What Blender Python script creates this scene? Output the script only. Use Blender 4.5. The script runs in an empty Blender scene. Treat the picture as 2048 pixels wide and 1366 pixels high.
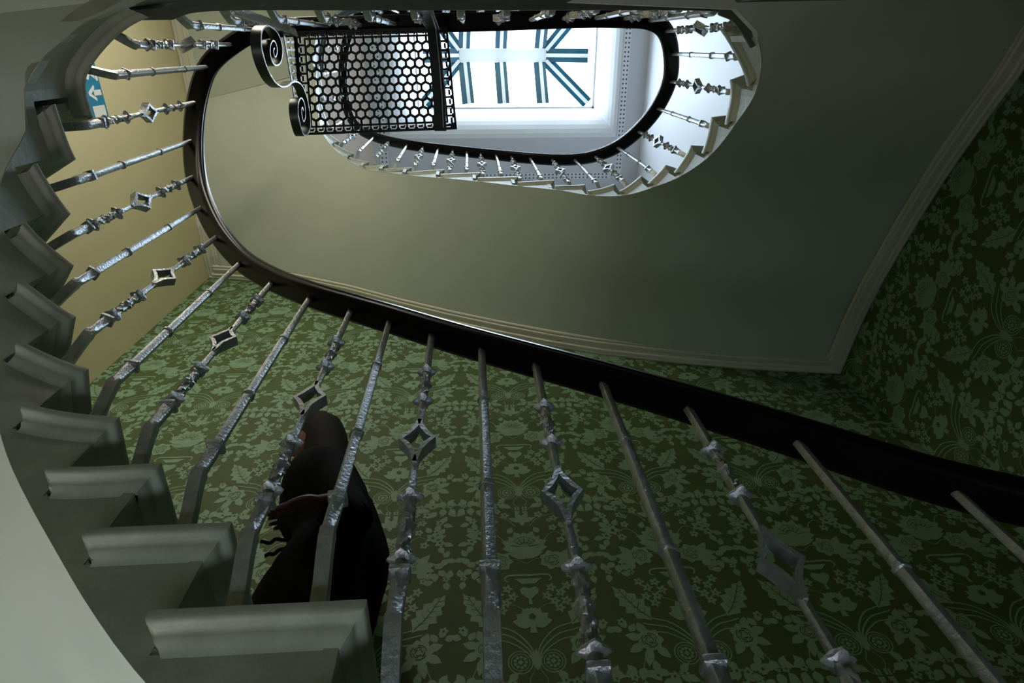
import bpy, bmesh, math, random
from mathutils import Vector, Matrix
random.seed(7)
PI = math.pi
COL = bpy.context.scene.collection
ZO = 1.04          # height of the camera above the lower landing

# ------------------------------------------------------------------ camera frame
F = 1222.0
CR = Matrix(((0.9981, 0.0269, -0.0555), (0.0, -0.8997, -0.4366), (-0.0617, 0.4357, -0.8979)))
# orthonormal version of the camera rotation
_u = Vector((940-1024, -(90-683), -F)).normalized()
_X = Vector((1, 0, 0)); _X = (_X - _u*_X.dot(_u)).normalized(); _Y = _u.cross(_X)
CR = Matrix((_X, _Y, _u))
def ray(px, py): return CR @ Vector((px-1024, -(py-683), -F))
def atz(px, py, z): v = ray(px, py); return v*(z/v.z)
def aty(px, py, y): v = ray(px, py); return v*(y/v.y)
def atx(px, py, x): v = ray(px, py); return v*(x/v.x)

# room dimensions in metres, measured from the survey point at the camera
D = 1.75; XR = 2.133; XL = -2.23; YN = -1.45; ZC = 8.0
ZF = -1.04

# ------------------------------------------------------------------ materials
def nmat(name, base, rough=.6, metal=0., spec=.5, noise=0., nscale=8., bump=0., bscale=60., coat=0., base2=None):
    m = bpy.data.materials.new(name); m.use_nodes = True
    nt = m.node_tree; b = nt.nodes['Principled BSDF']
    b.inputs['Roughness'].default_value = rough; b.inputs['Metallic'].default_value = metal
    b.inputs['Specular IOR Level'].default_value = spec
    b.inputs['Coat Weight'].default_value = coat
    tc = nt.nodes.new('ShaderNodeTexCoord')
    if noise > 0 or base2:
        n = nt.nodes.new('ShaderNodeTexNoise'); n.inputs['Scale'].default_value = nscale; n.inputs['Detail'].default_value = 5
        nt.links.new(tc.outputs['Object'], n.inputs['Vector'])
        r = nt.nodes.new('ShaderNodeValToRGB')
        b2 = base2 or tuple(c*(1-noise) for c in base)
        r.color_ramp.elements[0].position = .35; r.color_ramp.elements[1].position = .65
        r.color_ramp.elements[0].color = (*b2, 1); r.color_ramp.elements[1].color = (*base, 1)
        nt.links.new(n.outputs['Fac'], r.inputs['Fac']); nt.links.new(r.outputs['Color'], b.inputs['Base Color'])
    else: b.inputs['Base Color'].default_value = (*base, 1)
    if bump > 0:
        n2 = nt.nodes.new('ShaderNodeTexNoise'); n2.inputs['Scale'].default_value = bscale; n2.inputs['Detail'].default_value = 4
        nt.links.new(tc.outputs['Object'], n2.inputs['Vector'])
        bp = nt.nodes.new('ShaderNodeBump'); bp.inputs['Strength'].default_value = bump; bp.inputs['Distance'].default_value = .004
        nt.links.new(n2.outputs['Fac'], bp.inputs['Height']); nt.links.new(bp.outputs['Normal'], b.inputs['Normal'])
    return m
M = {}
M['soffit'] = nmat('painted plaster', (.50, .565, .475), .75, noise=.05, nscale=3, bump=.15, bscale=40)
M['stair'] = nmat('stair paint', (.37, .40, .31), .5, noise=.18, nscale=14, bump=.35, bscale=50)
M['edge'] = nmat('dark landing edge paint', (.085, .10, .085), .5, noise=.2, nscale=20)  # landing nosing and fascia toned darker than the flights
M['trim'] = nmat('cornice paint', (.66, .65, .55), .5)
M['cream'] = nmat('cream wall', (.66, .61, .37), .7, noise=.04, nscale=3)
M['white'] = nmat('white wall', (.80, .80, .84), .6, noise=.03, nscale=2, bump=.05)
M['ceil'] = nmat('ceiling paint', (.66, .65, .70), .7)
M['peach'] = nmat('peach ceiling', (.72, .58, .50), .7)
M['silver'] = nmat('silver paint', (.46, .49, .51), .38, metal=.75, noise=.25, nscale=60, bump=.5, bscale=140)
M['rail'] = nmat('dark varnished rail', (.004, .003, .004), .30, spec=.12, coat=.0, noise=.3, nscale=20)
M['black'] = nmat('black iron', (.018, .022, .024), .5, metal=.3)
M['ironedge'] = nmat('green black iron', (.035, .045, .035), .35, metal=.6)
M['paper'] = nmat('green wallpaper ground', (.066, .108, .026), .65, noise=.15, nscale=5)
M['flock'] = nmat('sage wallpaper figure', (.205, .345, .215), .5, noise=.10, nscale=30)
M['skyframe'] = nmat('white skylight bar', (.85, .87, .88), .5)
M['teal'] = nmat('teal glazing strip', (.0, .085, .14), .4, noise=.2, nscale=10)
M['vent'] = nmat('vent hole', (.10, .10, .12), .8)
M['signblue'] = nmat('sign blue', (.0, .22, .42), .35)
M['signwhite'] = nmat('sign white', (.8, .85, .85), .4)
M['cloth'] = nmat('black cloth', (.004, .004, .004), .9, spec=.1)
M['hair'] = nmat('dark hair', (.007, .004, .004), .7, spec=.2)
M['skin'] = nmat('skin', (.13, .045, .045), .55)
M['floor'] = nmat('landing stone', (.30, .27, .20), .6, noise=.1)
M['carpet'] = nmat('dark shoe', (.01, .01, .01), .5)
gl = bpy.data.materials.new('skylight glass'); gl.use_nodes = True
nt = gl.node_tree; nt.nodes.remove(nt.nodes['Principled BSDF'])
tr = nt.nodes.new('ShaderNodeBsdfTransparent'); tr.inputs[0].default_value = (.93, .97, 1, 1)
gg = nt.nodes.new('ShaderNodeBsdfGlossy'); gg.inputs['Roughness'].default_value = .1
mx = nt.nodes.new('ShaderNodeMixShader'); mx.inputs[0].default_value = .05
nt.links.new(tr.outputs[0], mx.inputs[1]); nt.links.new(gg.outputs[0], mx.inputs[2])
nt.links.new(mx.outputs[0], nt.nodes['Material Output'].inputs['Surface'])
M['glass'] = gl

# ------------------------------------------------------------------ object helpers
ORG = {}
def thing(name, label, cat, loc=(0, 0, 0), group=None, kind=None):
    o = bpy.data.objects.new(name, None); COL.objects.link(o)
    o.location = (loc[0], loc[1], loc[2]+ZO); o.empty_display_size = .1
    if label: o['label'] = label; o['category'] = cat
    if group: o['group'] = group
    if kind: o['kind'] = kind
    ORG[o.name] = Vector(loc)
    return o
def mesh_from(bm, name, mats, smooth=False, recalc=True):
    if recalc: bmesh.ops.recalc_face_normals(bm, faces=bm.faces)
    me = bpy.data.meshes.new(name); bm.to_mesh(me); bm.free()
    for m in (mats if isinstance(mats, (list, tuple)) else [mats]): me.materials.append(m)
    if smooth:
        for p in me.polygons: p.use_smooth = True
        try: me.set_sharp_from_angle(angle=math.radians(40))
        except Exception: pass
    return me
def obj(name, bm, mats, parent=None, smooth=False, recalc=True, label=None, org=None):
    """bm is in survey coordinates; linked at world position (or under its parent)"""
    if parent is not None and parent.name in ORG: org = ORG[parent.name]
    org = Vector(org) if org is not None else Vector((0, 0, 0))
    if org.length: bmesh.ops.translate(bm, verts=bm.verts, vec=-org)
    me = mesh_from(bm, name, mats, smooth, recalc)
    o = bpy.data.objects.new(name, me); COL.objects.link(o)
    if parent is not None: o.parent = parent; ORG[o.name] = org
    else: o.location = (org.x, org.y, org.z+ZO); ORG[o.name] = org
    if label: o['label'] = label
    return o
def inst(name, me, parent, loc, rotz=0., label=None, lean=None):
    o = bpy.data.objects.new(name, me); COL.objects.link(o); o.parent = parent; o.location = loc
    o.rotation_euler = (0, 0, rotz)
    if label: o['label'] = label
    return o
def tag(o, label=None, cat=None, group=None, kind=None):
    if label: o['label'] = label
    if cat: o['category'] = cat
    if group: o['group'] = group
    if kind: o['kind'] = kind
    return o
def box(bm, x0, x1, y0, y1, z0, z1, mi=0):
    v = [bm.verts.new(p) for p in ((x0,y0,z0),(x1,y0,z0),(x1,y1,z0),(x0,y1,z0),(x0,y0,z1),(x1,y0,z1),(x1,y1,z1),(x0,y1,z1))]
    for f in ((0,3,2,1),(4,5,6,7),(0,1,5,4),(1,2,6,5),(2,3,7,6),(3,0,4,7)):
        bm.faces.new([v[i] for i in f]).material_index = mi
def loft(bm, rings, closed=True, cap=True, mi=0):
    R_ = [[bm.verts.new(p) for p in r] for r in rings]
    n = len(rings[0])
    for a, b in zip(R_, R_[1:]):
        for i in range(n if closed else n-1):
            j = (i+1) % n
            f = bm.faces.new((a[i], a[j], b[j], b[i])); f.material_index = mi
    if cap and closed:
        bm.faces.new(R_[0][::-1]).material_index = mi; bm.faces.new(R_[-1]).material_index = mi
    return R_
def catmull(P, n=8):
    P = [Vector(p) for p in P]; out = []
    for i in range(len(P)-1):
        p0 = P[i-1] if i > 0 else P[0]*2-P[1]; p1 = P[i]; p2 = P[i+1]
        p3 = P[i+2] if i+2 < len(P) else P[-1]*2-P[-2]
        for k in range(n):
            t = k/n
            out.append(.5*((2*p1)+(p2-p0)*t+(2*p0-5*p1+4*p2-p3)*t*t+(3*p1-p0-3*p2+p3)*t**3))
    out.append(P[-1]); return out
def sweep(bm, path, prof, up=Vector((0, 0, 1)), mi=0, cap=True):
    """prof: list of (side, height); side axis = horizontal normal to the right of travel"""
    rings = []
    for i, p in enumerate(path):
        t = (path[min(i+1, len(path)-1)]-path[max(i-1, 0)]).normalized()
        s = t.cross(up).normalized(); w = s.cross(t).normalized()
        rings.append([p+s*a+w*b for a, b in prof])
    loft(bm, rings, True, cap, mi)
def tube(bm, path, r, n=8, mi=0):
    rings = []
    for i, p in enumerate(path):
        t = (path[min(i+1, len(path)-1)]-path[max(i-1, 0)]).normalized()
        a = t.cross(Vector((0, 0, 1)));  a = a.normalized() if a.length > 1e-3 else Vector((1, 0, 0))
        b = t.cross(a).normalized(); rr = r[i] if isinstance(r, (list, tuple)) else r
        rings.append([p+a*rr*math.cos(2*PI*k/n)+b*rr*math.sin(2*PI*k/n) for k in range(n)])
    loft(bm, rings, True, True, mi)

# ------------------------------------------------------------------ stair layout
RISE = .165
def TZ(k): return .612+RISE*(k-1)
COR = {1:(735,1195),2:(465,1038),3:(325,922),4:(241,831),5:(179,735),6:(154,632),7:(150,530),8:(143.5,427),9:(154,318),10:(189.5,237),
       12:(1439.6,60.5),13:(1458,160),14:(1421,234),15:(1380,290),16:(1329.5,328.7),17:(1280.7,350.6),18:(1228,366.8),19:(1169,368),
       20:(1108,359),21:(1037,352.3),22:(961,344.4),23:(889.3,338),24:(824,334),25:(778,328),26:(740,323),27:(710,307),28:(680.4,282.7)}
NP = {k: atz(*q, TZ(k)).to_2d() for k, q in COR.items()}
NP[0] = Vector((.085,.68)); NP[-1] = Vector((.345,.68)); NP[-2] = Vector((.65,.68)); NP[-3] = Vector((.93,.62)); NP[-4] = Vector((1.08,.48))
NP[-5] = Vector((1.15,.32)); NP[-6] = Vector((1.14,.16)); NP[-7] = Vector((1.06,.03)); NP[-8] = Vector((.93,-.07))
NP[29] = atz(660, 252, TZ(29)).to_2d(); NP[30] = atz(651, 200, TZ(30)).to_2d(); NP[31] = atz(649, 140, TZ(31)).to_2d()
for k in range(1, 4): NP[k].y = .681
# continuous nosing line in plan, tagged with the step number
ctrl = []
for k in range(-8, 11): ctrl.append((k, NP[k]))
ctrl += [(10.25, Vector((-1.172,.11))), (10.5, Vector((-1.132,.05))), (10.75, Vector((-1.034,-.029))), (10.95, Vector((-.935,-.074))),
         (11.05, Vector((-.80,-.097))), (11.3, Vector((-.3,-.100))), (11.6, Vector((.3,-.102))), (11.75, Vector((.764,-.102))), (11.85, Vector((.83,-.088)))]
for k in range(12, 32): ctrl.append((k, NP[k]))
a_ = atz(652, 90, TZ(31)).to_2d(); b_ = atz(668, 52, TZ(31)).to_2d()
ctrl += [(31.2, a_), (31.4, b_), (31.6, Vector((-.85, -.235))), (31.75, Vector((-.3, -.25))), (32, Vector((1.3, -.25)))]
cp = catmull([Vector((c[1].x, c[1].y, c[0])) for c in ctrl], 10)
def N(u):
    for a, b in zip(cp, cp[1:]):
        if a.z <= u <= b.z+1e-9 and b.z > a.z:
            t = (u-a.z)/(b.z-a.z); return Vector((a.x+(b.x-a.x)*t, a.y+(b.y-a.y)*t))
    return Vector((cp[-1].x, cp[-1].y)) if u > 0 else Vector((cp[0].x, cp[0].y))
def NT(u, e=.08):          # travel direction
    return (N(min(u+e, 32))-N(max(u-e, -8))).normalized()
def NN(u):                 # pointing away from the well
    t = NT(u); return Vector((t.y, -t.x))
# outer ends of the step lines, on the walls
OUT = {-8:(XR,-.05),-7:(XR,.25),-6:(XR,.65),-5:(XR,1.1),-4:(XR-.15,D),-3:(1.5,D),-2:(.9,D),-1:(.345,D),0:(.085,D),1:(NP[1].x,D),2:(NP[2].x,D),3:(-.60,D),4:(-.84,D),5:(-1.12,D),6:(-1.50,D),7:(-2.0,D),8:(XL,1.38),9:(XL,.88),10:(XL,.42),11:(XL,.02),
       11.5:(XR,-.4),12:(XR,-.02),13:(XR,.30),14:(XR,.70),15:(XR,1.2),16:(XR-.22,D),17:(1.42,D),18:(1.0,D),19:(.70,D),20:(.487,D),21:(.283,D),22:(.046,D),23:(-.193,D),24:(-.45,D),25:(-.74,D),26:(-1.08,D),27:(-1.55,D),28:(-2.08,D),29:(XL,1.2),30:(XL,.70),31:(XL,.22)}
CORNERS = {-4.2:(XR,D), 7.35:(XL,D), 15.62:(XR,D), 28.2:(XL,D)}
ok = sorted({**OUT, **CORNERS}.items())
def O(u):
    for (a, p), (b, q) in zip(ok, ok[1:]):
        if a <= u <= b:
            t = (u-a)/(b-a); return Vector((p[0]+(q[0]-p[0])*t, p[1]+(q[1]-p[1])*t))
    return Vector(ok[-1][1]) if u > 0 else Vector(ok[0][1])
def DR(u):                 # depth of the soffit below the nosing line
    pts = [(-9,.26),(9,.282),(10.3,.278),(10.8,.265),(11,.262),(11.7,.26),(12,.275),(12.6,.275),(13,.25),(31,.255)]
    for (a, p), (b, q) in zip(pts, pts[1:]):
        if a <= u <= b: return p+(q-p)*(u-a)/(b-a)
    return .17
def OF(u): return .030 if u < 11.5 else .012
def ZS(u): return TZ(u)-DR(u)
# soffit height along the walls under the upper flight, from the cornice line
tr_px = [('r',2047,138),('r',2000,200),('r',1900,340),('r',1830,450),('r',1760,570),('r',1720,650),('r',1690,720),('b',1684,747),('b',1600,743),('b',1500,738),('b',1400,730),('b',1300,720),('b',1200,708),('b',1100,692),('b',1000,672),('b',900,650),('b',800,625),('b',700,597),('b',590,573),('b',500,561),('b',410,555),('l',397,480),('l',383,350),('l',378,240),('l',375,130),('l',375,30)]
wallpts = []
for s, x, y in tr_px:
    p = atx(x, y, XR) if s == 'r' else aty(x, y, D) if s == 'b' else atx(x, y, XL)
    wallpts.append(p)
def inb(v):
    v.x = min(max(v.x, XL+.003), XR-.003); v.y = min(v.y, D-.003); return v
def perim(p):              # distance along the walls, right -> back -> left
    if abs(p[0]-XR) < 2e-2 and p[1] < D-1e-3: return p[1]
    if abs(p[0]-XL) < 2e-2 and p[1] < D-1e-3: return D+(XR-XL)+(D-p[1])
    return D+(XR-p[0])
wz = sorted((perim(p), p.z) for p in wallpts)
def ZW(p):
    s = perim(p)
    if s <= wz[0][0]: return wz[0][1]-(wz[0][0]-s)*.35
    for (a, za), (b, zb) in zip(wz, wz[1:]):
        if a <= s <= b: return za+(zb-za)*(s-a)/max(b-a, 1e-6)
    return wz[-1][1]+(s-wz[-1][0])*.5

def wallpos(s):
    if s <= D: return (XR, s)
    if s <= D+XR-XL: return (XR-(s-D), D)
    return (XL, D-(s-D-(XR-XL)))
for k in range(12, 32):    # upper flight: step lines meet the walls where the soffit has risen to suit
    zt = TZ(k)-.255; lo, hi = -1.3, D*2+XR-XL+1.3
    for _ in range(50):
        mid = (lo+hi)/2
        if ZW(wallpos(mid)) < zt: lo = mid
        else: hi = mid
    OUT[k] = wallpos(lo)
pk = {k: perim(OUT[k]) for k in range(12, 32)}
CORNERS = {-4.2:(XR,D), 7.35:(XL,D)}
for cs, c in ((D, (XR, D)), (D+XR-XL, (XL, D))):
    for k in range(12, 31):
        if pk[k] < cs < pk[k+1]: CORNERS[k+(cs-pk[k])/(pk[k+1]-pk[k])] = c
OUT[11.5] = wallpos(pk[12]-.2)
ok[:] = sorted({**OUT, **CORNERS}.items())
def nose_rings(arc, front_o, back_o, tdir_f, tdir_b, z, set_in, last_ret=True):
    sc_ = set_in/.03
    prof = [(.004, 0), (0, -.004), (0, -.017), (.004, -.023), (.012, -.027), (.016, -.034), (.017, -.040), (.024, -.046), (.030, -.056)]
    rings = []
    n = len(arc)
    for off, dz in prof:
        ring = []
        for i, (p, nn) in enumerate(arc):
            q = p+nn*off*sc_
            if i == 0: q = q+tdir_f*off
            if i == n-1 and last_ret: q = q-tdir_b*off
            ring.append(Vector((q.x, q.y, z+dz*(1.45 if set_in < .02 else 1))))
        dz *= 1.45 if set_in < .02 else 1
        ring.append(Vector((back_o.x, back_o.y, z+dz)))
        fo = front_o+tdir_f*off
        ring.append(Vector((fo.x, fo.y, z+dz)))
        rings.append(ring)
    return rings
def make_flight(k0, k1, root, level):
    """treads k0..k1 with risers, cut string and soffit"""
    for k in range(k0, k1+1):
        over = .08 if k > 11 else .18 if k in (7, 8, 9) else .26
        u1 = k+1+over if k != 10 else 10.95
        arc = []
        n = 30 if k in (10,) else 9
        for i in range(n):
            u = k+(u1-k)*i/(n-1); arc.append((N(u), NN(u)))
        fo = O(k); bo = O(min(k+1, k1+1)) if k != 10 else O(11)
        bm = bmesh.new()
        td = (fo-N(k)).normalized(); tf = Vector((-td.y, td.x))
        if tf.dot(NT(k)) < 0: tf = -tf
        tb = NT(u1-.01)
        rings = nose_rings(arc, fo, bo, tf, tb, TZ(k), OF(k))
        # keep corner of the room inside long winder treads
        loft(bm, rings)
        for v in bm.verts: inb(v.co)
        obj('tread', bm, M['stair'], root, smooth=True)
        # riser board below this tread
        bm = bmesh.new()
        a = N(k)+NN(k)*(OF(k)-.001)+tf*.032; b = fo+tf*.032
        z1 = TZ(k)-.04; z0 = TZ(k-1)-.003
        rr = [[Vector((p.x, p.y, z)) for p in (a, b, b+tf*.02, a+tf*.02)] for z in (z0, z1)]
        loft(bm, rr)
        for v in bm.verts: inb(v.co)
        obj('riser', bm, M['stair'], root)
    # cut string
    bm = bmesh.new()
    def topz(k): return TZ(k)-.050
    rings = []
    us = []
    for k in range(k0, k1+1):
        m = 24 if k == 10 else 8
        for i in range(m+1):
            us.append((k+(1 if k != k1 or k1 != 10 else .95)*i/m, k))
    for u, k in us:
        uo = u+.19
        uo = min(uo, k1+ (.95 if k1 == 10 else 1.0))
        p = N(uo)+NN(uo)*OF(uo); q = N(uo)+NN(uo)*.075
        zb = ZS(min(max(uo, -8), 31))
        zt = max(topz(k), zb+.01)
        rings.append([Vector((p.x, p.y, zt)), Vector((p.x, p.y, zb)), Vector((q.x, q.y, zb+.03)), Vector((q.x, q.y, max(zt, zb+.04)))])
    loft(bm, rings)
    obj('string', bm, M['stair'], root)
def make_soffit(u0, u1, root, upper):
    bm = bmesh.new(); rows = []
    us = [u0+(u1-u0)*i/((int((u1-u0)*4))) for i in range(int((u1-u0)*4)+1)]
    us = sorted(set(us+[c for c in CORNERS if u0 < c < u1]))
    edge = []
    for u in us:
        a = N(min(u, 32))+NN(u)*(OF(u)+.003); b = O(u)
        za = ZS(u); zb = ZW(b) if upper else za-.0
        m = 10
        row = []
        for i in range(m+1):
            t = i/m; s = t*t*(3-2*t)
            row.append(Vector((a.x+(b.x-a.x)*t, a.y+(b.y-a.y)*t, za+(zb-za)*s)))
        rows.append(row); edge.append((row[-1], (row[-2]-row[-1]).normalized()))
    vb = [[bm.verts.new(p) for p in r] for r in rows]; vt = [[bm.verts.new(p+Vector((0, 0, .04))) for p in r] for r in rows]
    for a, b in zip(vb, vb[1:]):
        for i in range(len(a)-1): bm.faces.new((a[i], a[i+1], b[i+1], b[i]))
    for a, b in zip(vt, vt[1:]):
        for i in range(len(a)-1): bm.faces.new((a[i], b[i], b[i+1], a[i+1]))
    for a, b, c, d in zip(vb, vb[1:], vt, vt[1:]):
        bm.faces.new((a[0], b[0], d[0], c[0])); bm.faces.new((a[-1], c[-1], d[-1], b[-1]))
    for a, c in ((vb[0], vt[0]), (vb[-1], vt[-1])):
        for i in range(len(a)-1): bm.faces.new((a[i], c[i], c[i+1], a[i+1]))
    for v in bm.verts: inb(v.co)
    obj('soffit', bm, M['soffit'], root, smooth=True)
    return edge

lower = thing('staircase', 'lower curved flight of painted stone steps sweeping up beside the green wallpaper', 'stairs', (0, .7, ZF))
make_flight(-8, 10, lower, 0)
make_soffit(-8, 11.0, lower, False)
upper = thing('staircase', 'upper curved flight whose broad plaster underside spans overhead to the wallpapered walls', 'stairs', (0, .7, TZ(11)))
make_flight(12, 30, upper, 1)
edge = make_soffit(11.6, 31, upper, True)

# cornice strips along the walls under the upper flight
bm = bmesh.new()
prof = [(0,0),(0,.010),(.012,.016),(.020,.010),(.026,.010),(.030,.018),(.040,.018),(.046,.008),(.070,.008),(.076,.016),(.086,.016),(.092,.008),(.098,.008),(.104,.013),(.112,.010),(.114,0)]
rings = []
for p, e in edge:
    e = Vector((e.x, e.y, 0)).normalized()
    # measured square to the wall so the moulding keeps one width, mitred in the corners
    pr = perim(p)
    w = Vector((-1, 0)) if pr < D-1e-3 else Vector((1, 0)) if pr > D+(XR-XL)+1e-3 else Vector((0, -1))
    if abs(pr-D) < .02: w = Vector((-1, -1))
    if abs(pr-D-(XR-XL)) < .02: w = Vector((1, -1))
    rings.append([Vector((p.x+w.x*a, p.y+w.y*a, p.z-b)) for a, b in prof])
for y in (.2, -.1, -.4, -.8, -1.2):        # carries on level round the top landing
    rings.append([Vector((XL+a+.003, y, edge[-1][0].z-b)) for a, b in prof])
loft(bm, rings, True, True)
obj_ = obj('trim_1', bm, M['trim']); tag(obj_, kind='structure')

# ------------------------------------------------------------------ landings
def landing(u_a, u_b, z, label, y_back, n=90, depth=.26, name='landing', x1=None):
    root = thing(name, label, 'landing', (0, y_back, z-depth))
    arc = []
    for i in range(n):
        u = u_a+(u_b-u_a)*i/(n-1); arc.append((N(u), NN(u)))
    rings = []
    prof = [(.004, 0), (0, -.004), (0, -.017), (.004, -.023), (.012, -.027), (.016, -.034), (.017, -.040), (.024, -.046), (.030, -.056)]
    p0 = Vector((XL, arc[0][0].y+.02)); p3 = O(12.0) if u_b > 12 and u_b < 13 else Vector((XR, arc[-1][0].y))
    for off, dz in prof:
        r = [Vector((*(p+nn*off), z+dz)) for p, nn in arc]
        r += [Vector((p3.x, p3.y, z+dz)), Vector((p3.x, YN, z+dz)), Vector((XL, YN, z+dz)), Vector((p0.x, p0.y, z+dz))]
        rings.append(r)
    bm = bmesh.new(); loft(bm, rings)
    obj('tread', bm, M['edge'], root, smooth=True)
    rings = []
    if u_b > 12 and u_b < 13:
        arc = [(N(11+.84*i/(n-1)), NN(11+.84*i/(n-1))) for i in range(n)]; p3 = Vector((XR, -.13)); p0 = O(11)
    else: p0 = O(31)
    for dz in (-.05, -depth):
        r = [Vector((*(p+nn*.031), z+dz)) for p, nn in arc]
        r += [Vector((p3.x, p3.y-.03, z+dz)), Vector((p3.x, YN, z+dz)), Vector((XL, YN, z+dz)), Vector((p0.x, p0.y, z+dz))]
        rings.append(r)
    bm = bmesh.new(); loft(bm, rings)
    bm.normal_update()
    for f in bm.faces: f.material_index = 1 if abs(f.normal.z) > .5 else 0
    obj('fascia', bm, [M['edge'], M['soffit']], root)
    return root
landing(10.94, 12.32, TZ(11), 'half landing directly overhead with a straight dark moulded edge', -.3, depth=.262)
landing(31.0, 32.0, TZ(31), 'top landing edge half hidden behind the near dark handrail', -.3, depth=.255)
bm = bmesh.new(); box(bm, XL, XR, YN, -.14, ZF-.22, ZF); f_ = obj('floor', bm, M['floor']); tag(f_, kind='structure')
bm = bmesh.new(); box(bm, XL, XR, -.14, D, ZF-1.7, ZF-1.6); f_ = obj('floor', bm, M['floor']); tag(f_, kind='structure')

# ------------------------------------------------------------------ balustrade
TP = {0:(1915,988),1:(1590,885),2:(1375,818),3:(1204,768),4:(1069,731),5:(964,702),6:(862,672),7:(778,645),8:(703,623),9:(620,598),10:(543,568),11:(478,530),12:(431,476),13:(400,416.5),14:(383,357),15:(379,284),16:(386,206),17:(409,131.6),18:(456,84),19:(518,60),20:(586,52),21:(653.5,52),22:(722,50),23:(789,49),24:(859,45),25:(925,45),26:(996,43),27:(1060,40),28:(1127,38),29:(1193,36),30:(1252,36),31:(1299,41),32:(1332,62),33:(1347,105.5),34:(1345,162),35:(1318.5,218),36:(1278.7,264.6),37:(1236.7,297),38:(1191,315),39:(1151,321),40:(1105,321),41:(1060,317.5),42:(1022,314),43:(992.6,311),44:(961,308),45:(934,305),46:(905.5,302),47:(876,298.5),48:(846.6,295),49:(815,291),50:(778,284),51:(748,275),52:(719,262),53:(698,236),54:(687,192),55:(684,140),56:(689,90),57:(704,55)}
TR = {0:-4,1:-3,2:-2,3:-1,4:-1,5:0,6:0,7:1,8:1,9:2}
for i in range(10, 17): TR[i] = i-7
TR[17] = 10; TR[18] = 10
for i in range(19, 33): TR[i] = 11
for i in range(33, 41): TR[i] = i-21
for i in range(41, 49): TR[i] = 20+(i-41)//2
for i in range(49, 56): TR[i] = i-25
TR[56] = 31; TR[57] = 31
RZ = {}
for i in range(0, 9): RZ[i] = aty(*TP[i], .667).z
for i in range(9, 17): RZ[i] = TZ(TR[i])+.925
RZ[9] = 1.70
for i, z in {17:2.975, 18:3.065, 19:3.13, 20:3.175}.items(): RZ[i] = z
for i in range(21, 31): RZ[i] = 3.19
RZ[31] = 3.205; RZ[32] = 3.26
for i in range(33, 41): RZ[i] = TZ(TR[i])+.93
for i in range(41, 49): RZ[i] = 4.635+.0825*(i-41)
for i in range(49, 56): RZ[i] = TZ(TR[i])+.93
RZ[49] = 5.31
RZ[56] = RZ[57] = TZ(31)+.93
TOPS = {i: atz(*TP[i], RZ[i]) for i in TP}
ids = sorted(TOPS)
# light smoothing of the rail line
SM = {}
for i in ids:
    if 0 < i < ids[-1]:
        a, b, c = TOPS[i-1], TOPS[i], TOPS[i+1]; w = .25 if 17 < i < 32 else .12
        SM[i] = b*(1-2*w)+(a+c)*w
        if i in (19, 31, 32, 57): SM[i] = b
    else: SM[i] = TOPS[i]
TOPS = SM
pre = [Vector((-.9,-.12,-.10)), Vector((-.3,-.12,-.10)), Vector((.4,-.12,-.10)), Vector((.78,-.11,-.10)), Vector((.95,-.05,-.06)), Vector((1.08,.07,.02)), Vector((1.15,.22,.16)), Vector((1.13,.38,.32)), Vector((1.06,.52,.47)), Vector((.93,.63,.62))]
post = [Vector((-.95,-.26,TZ(31)+.93)), Vector((-.3,-.27,TZ(31)+.93)), Vector((.6,-.27,TZ(31)+.93)), Vector((1.3,-.27,TZ(31)+.93))]
path = catmull(pre+[TOPS[i] for i in ids]+post, 6)
bal = thing('stair_balustrade', 'continuous iron balustrade with black handrail winding round the open stairwell', 'balustrade', (0, .67, ZF))
Hr = .040; wr = .033
rp = [(-.022,0),(-.026,.004),(-.030,.006),(-.033,.012),(-.033,.018),(-.029,.021),(-.029,.024),(-.032,.028),(-.030,.036),(-.020,.043),(0,.046),(.020,.043),(.030,.036),(.032,.028),(.029,.024),(.029,.021),(.033,.018),(.033,.012),(.030,.006),(.026,.004),(.022,0)]
rp = [(a*1.22, b*1.15-.003) for a, b in rp]
bm = bmesh.new(); sweep(bm, [p for p in path], rp)
obj('handrail', bm, M['rail'], bal, smooth=True, label='black varnished handrail')

def fl(r, z, n=16, k=.10, ox=0.):        # fluted ring
    return [Vector((ox+r*(1+k*math.cos(4*2*PI*i/n+PI))*math.cos(2*PI*i/n+PI/8), r*(1+k*math.cos(4*2*PI*i/n+PI))*math.sin(2*PI*i/n+PI/8), z)) for i in range(n)]
def sq(r, z, n=16, ox=0.):
    out = []
    for i in range(n):
        a = 2*PI*i/n+PI/8; c, s = math.cos(a), math.sin(a); m = max(abs(c), abs(s)); g = r/(m**.8)
        out.append(Vector((ox+g*c, g*s, z)))
    return out
MC = {}
def foot(bm_rings):
    # base plate bends outward onto the tread
    return [sq(.0125, -.004, ox=.052), sq(.0125, .018, ox=.051), sq(.012, .045, ox=.038), sq(.012, .075, ox=.018), sq(.012, .100, ox=.004), sq(.0118, .115)]
def m_shaft(kind, h):
    key = (kind, round(h*50)/50)
    if key in MC: return MC[key]
    h = key[1]+.012
    bm = bmesh.new()
    if kind == 'P':
        r = foot(None)+[fl(.0122,.12,k=.16), fl(.0125,.185,k=.16), fl(.0110,.20), fl(.0108,.37), fl(.0102,.38), fl(.0100,.645), fl(.0092,.655), fl(.0085,h)]
        loft(bm, r)
    else:
        loft(bm, foot(None)+[fl(.0118,.12,k=.16), fl(.0120,.185,k=.16), fl(.0095,.20), fl(.0085,.36), fl(.0075,.40), fl(.0065,.445)])
        loft(bm, [fl(.0065,.565), fl(.0078,.61), fl(.0085,.66), fl(.0085,.80), fl(.0088,.815), fl(.0085,h)])
    MC[key] = mesh_from(bm, 'baluster', M['silver'], smooth=True); return MC[key]
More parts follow.
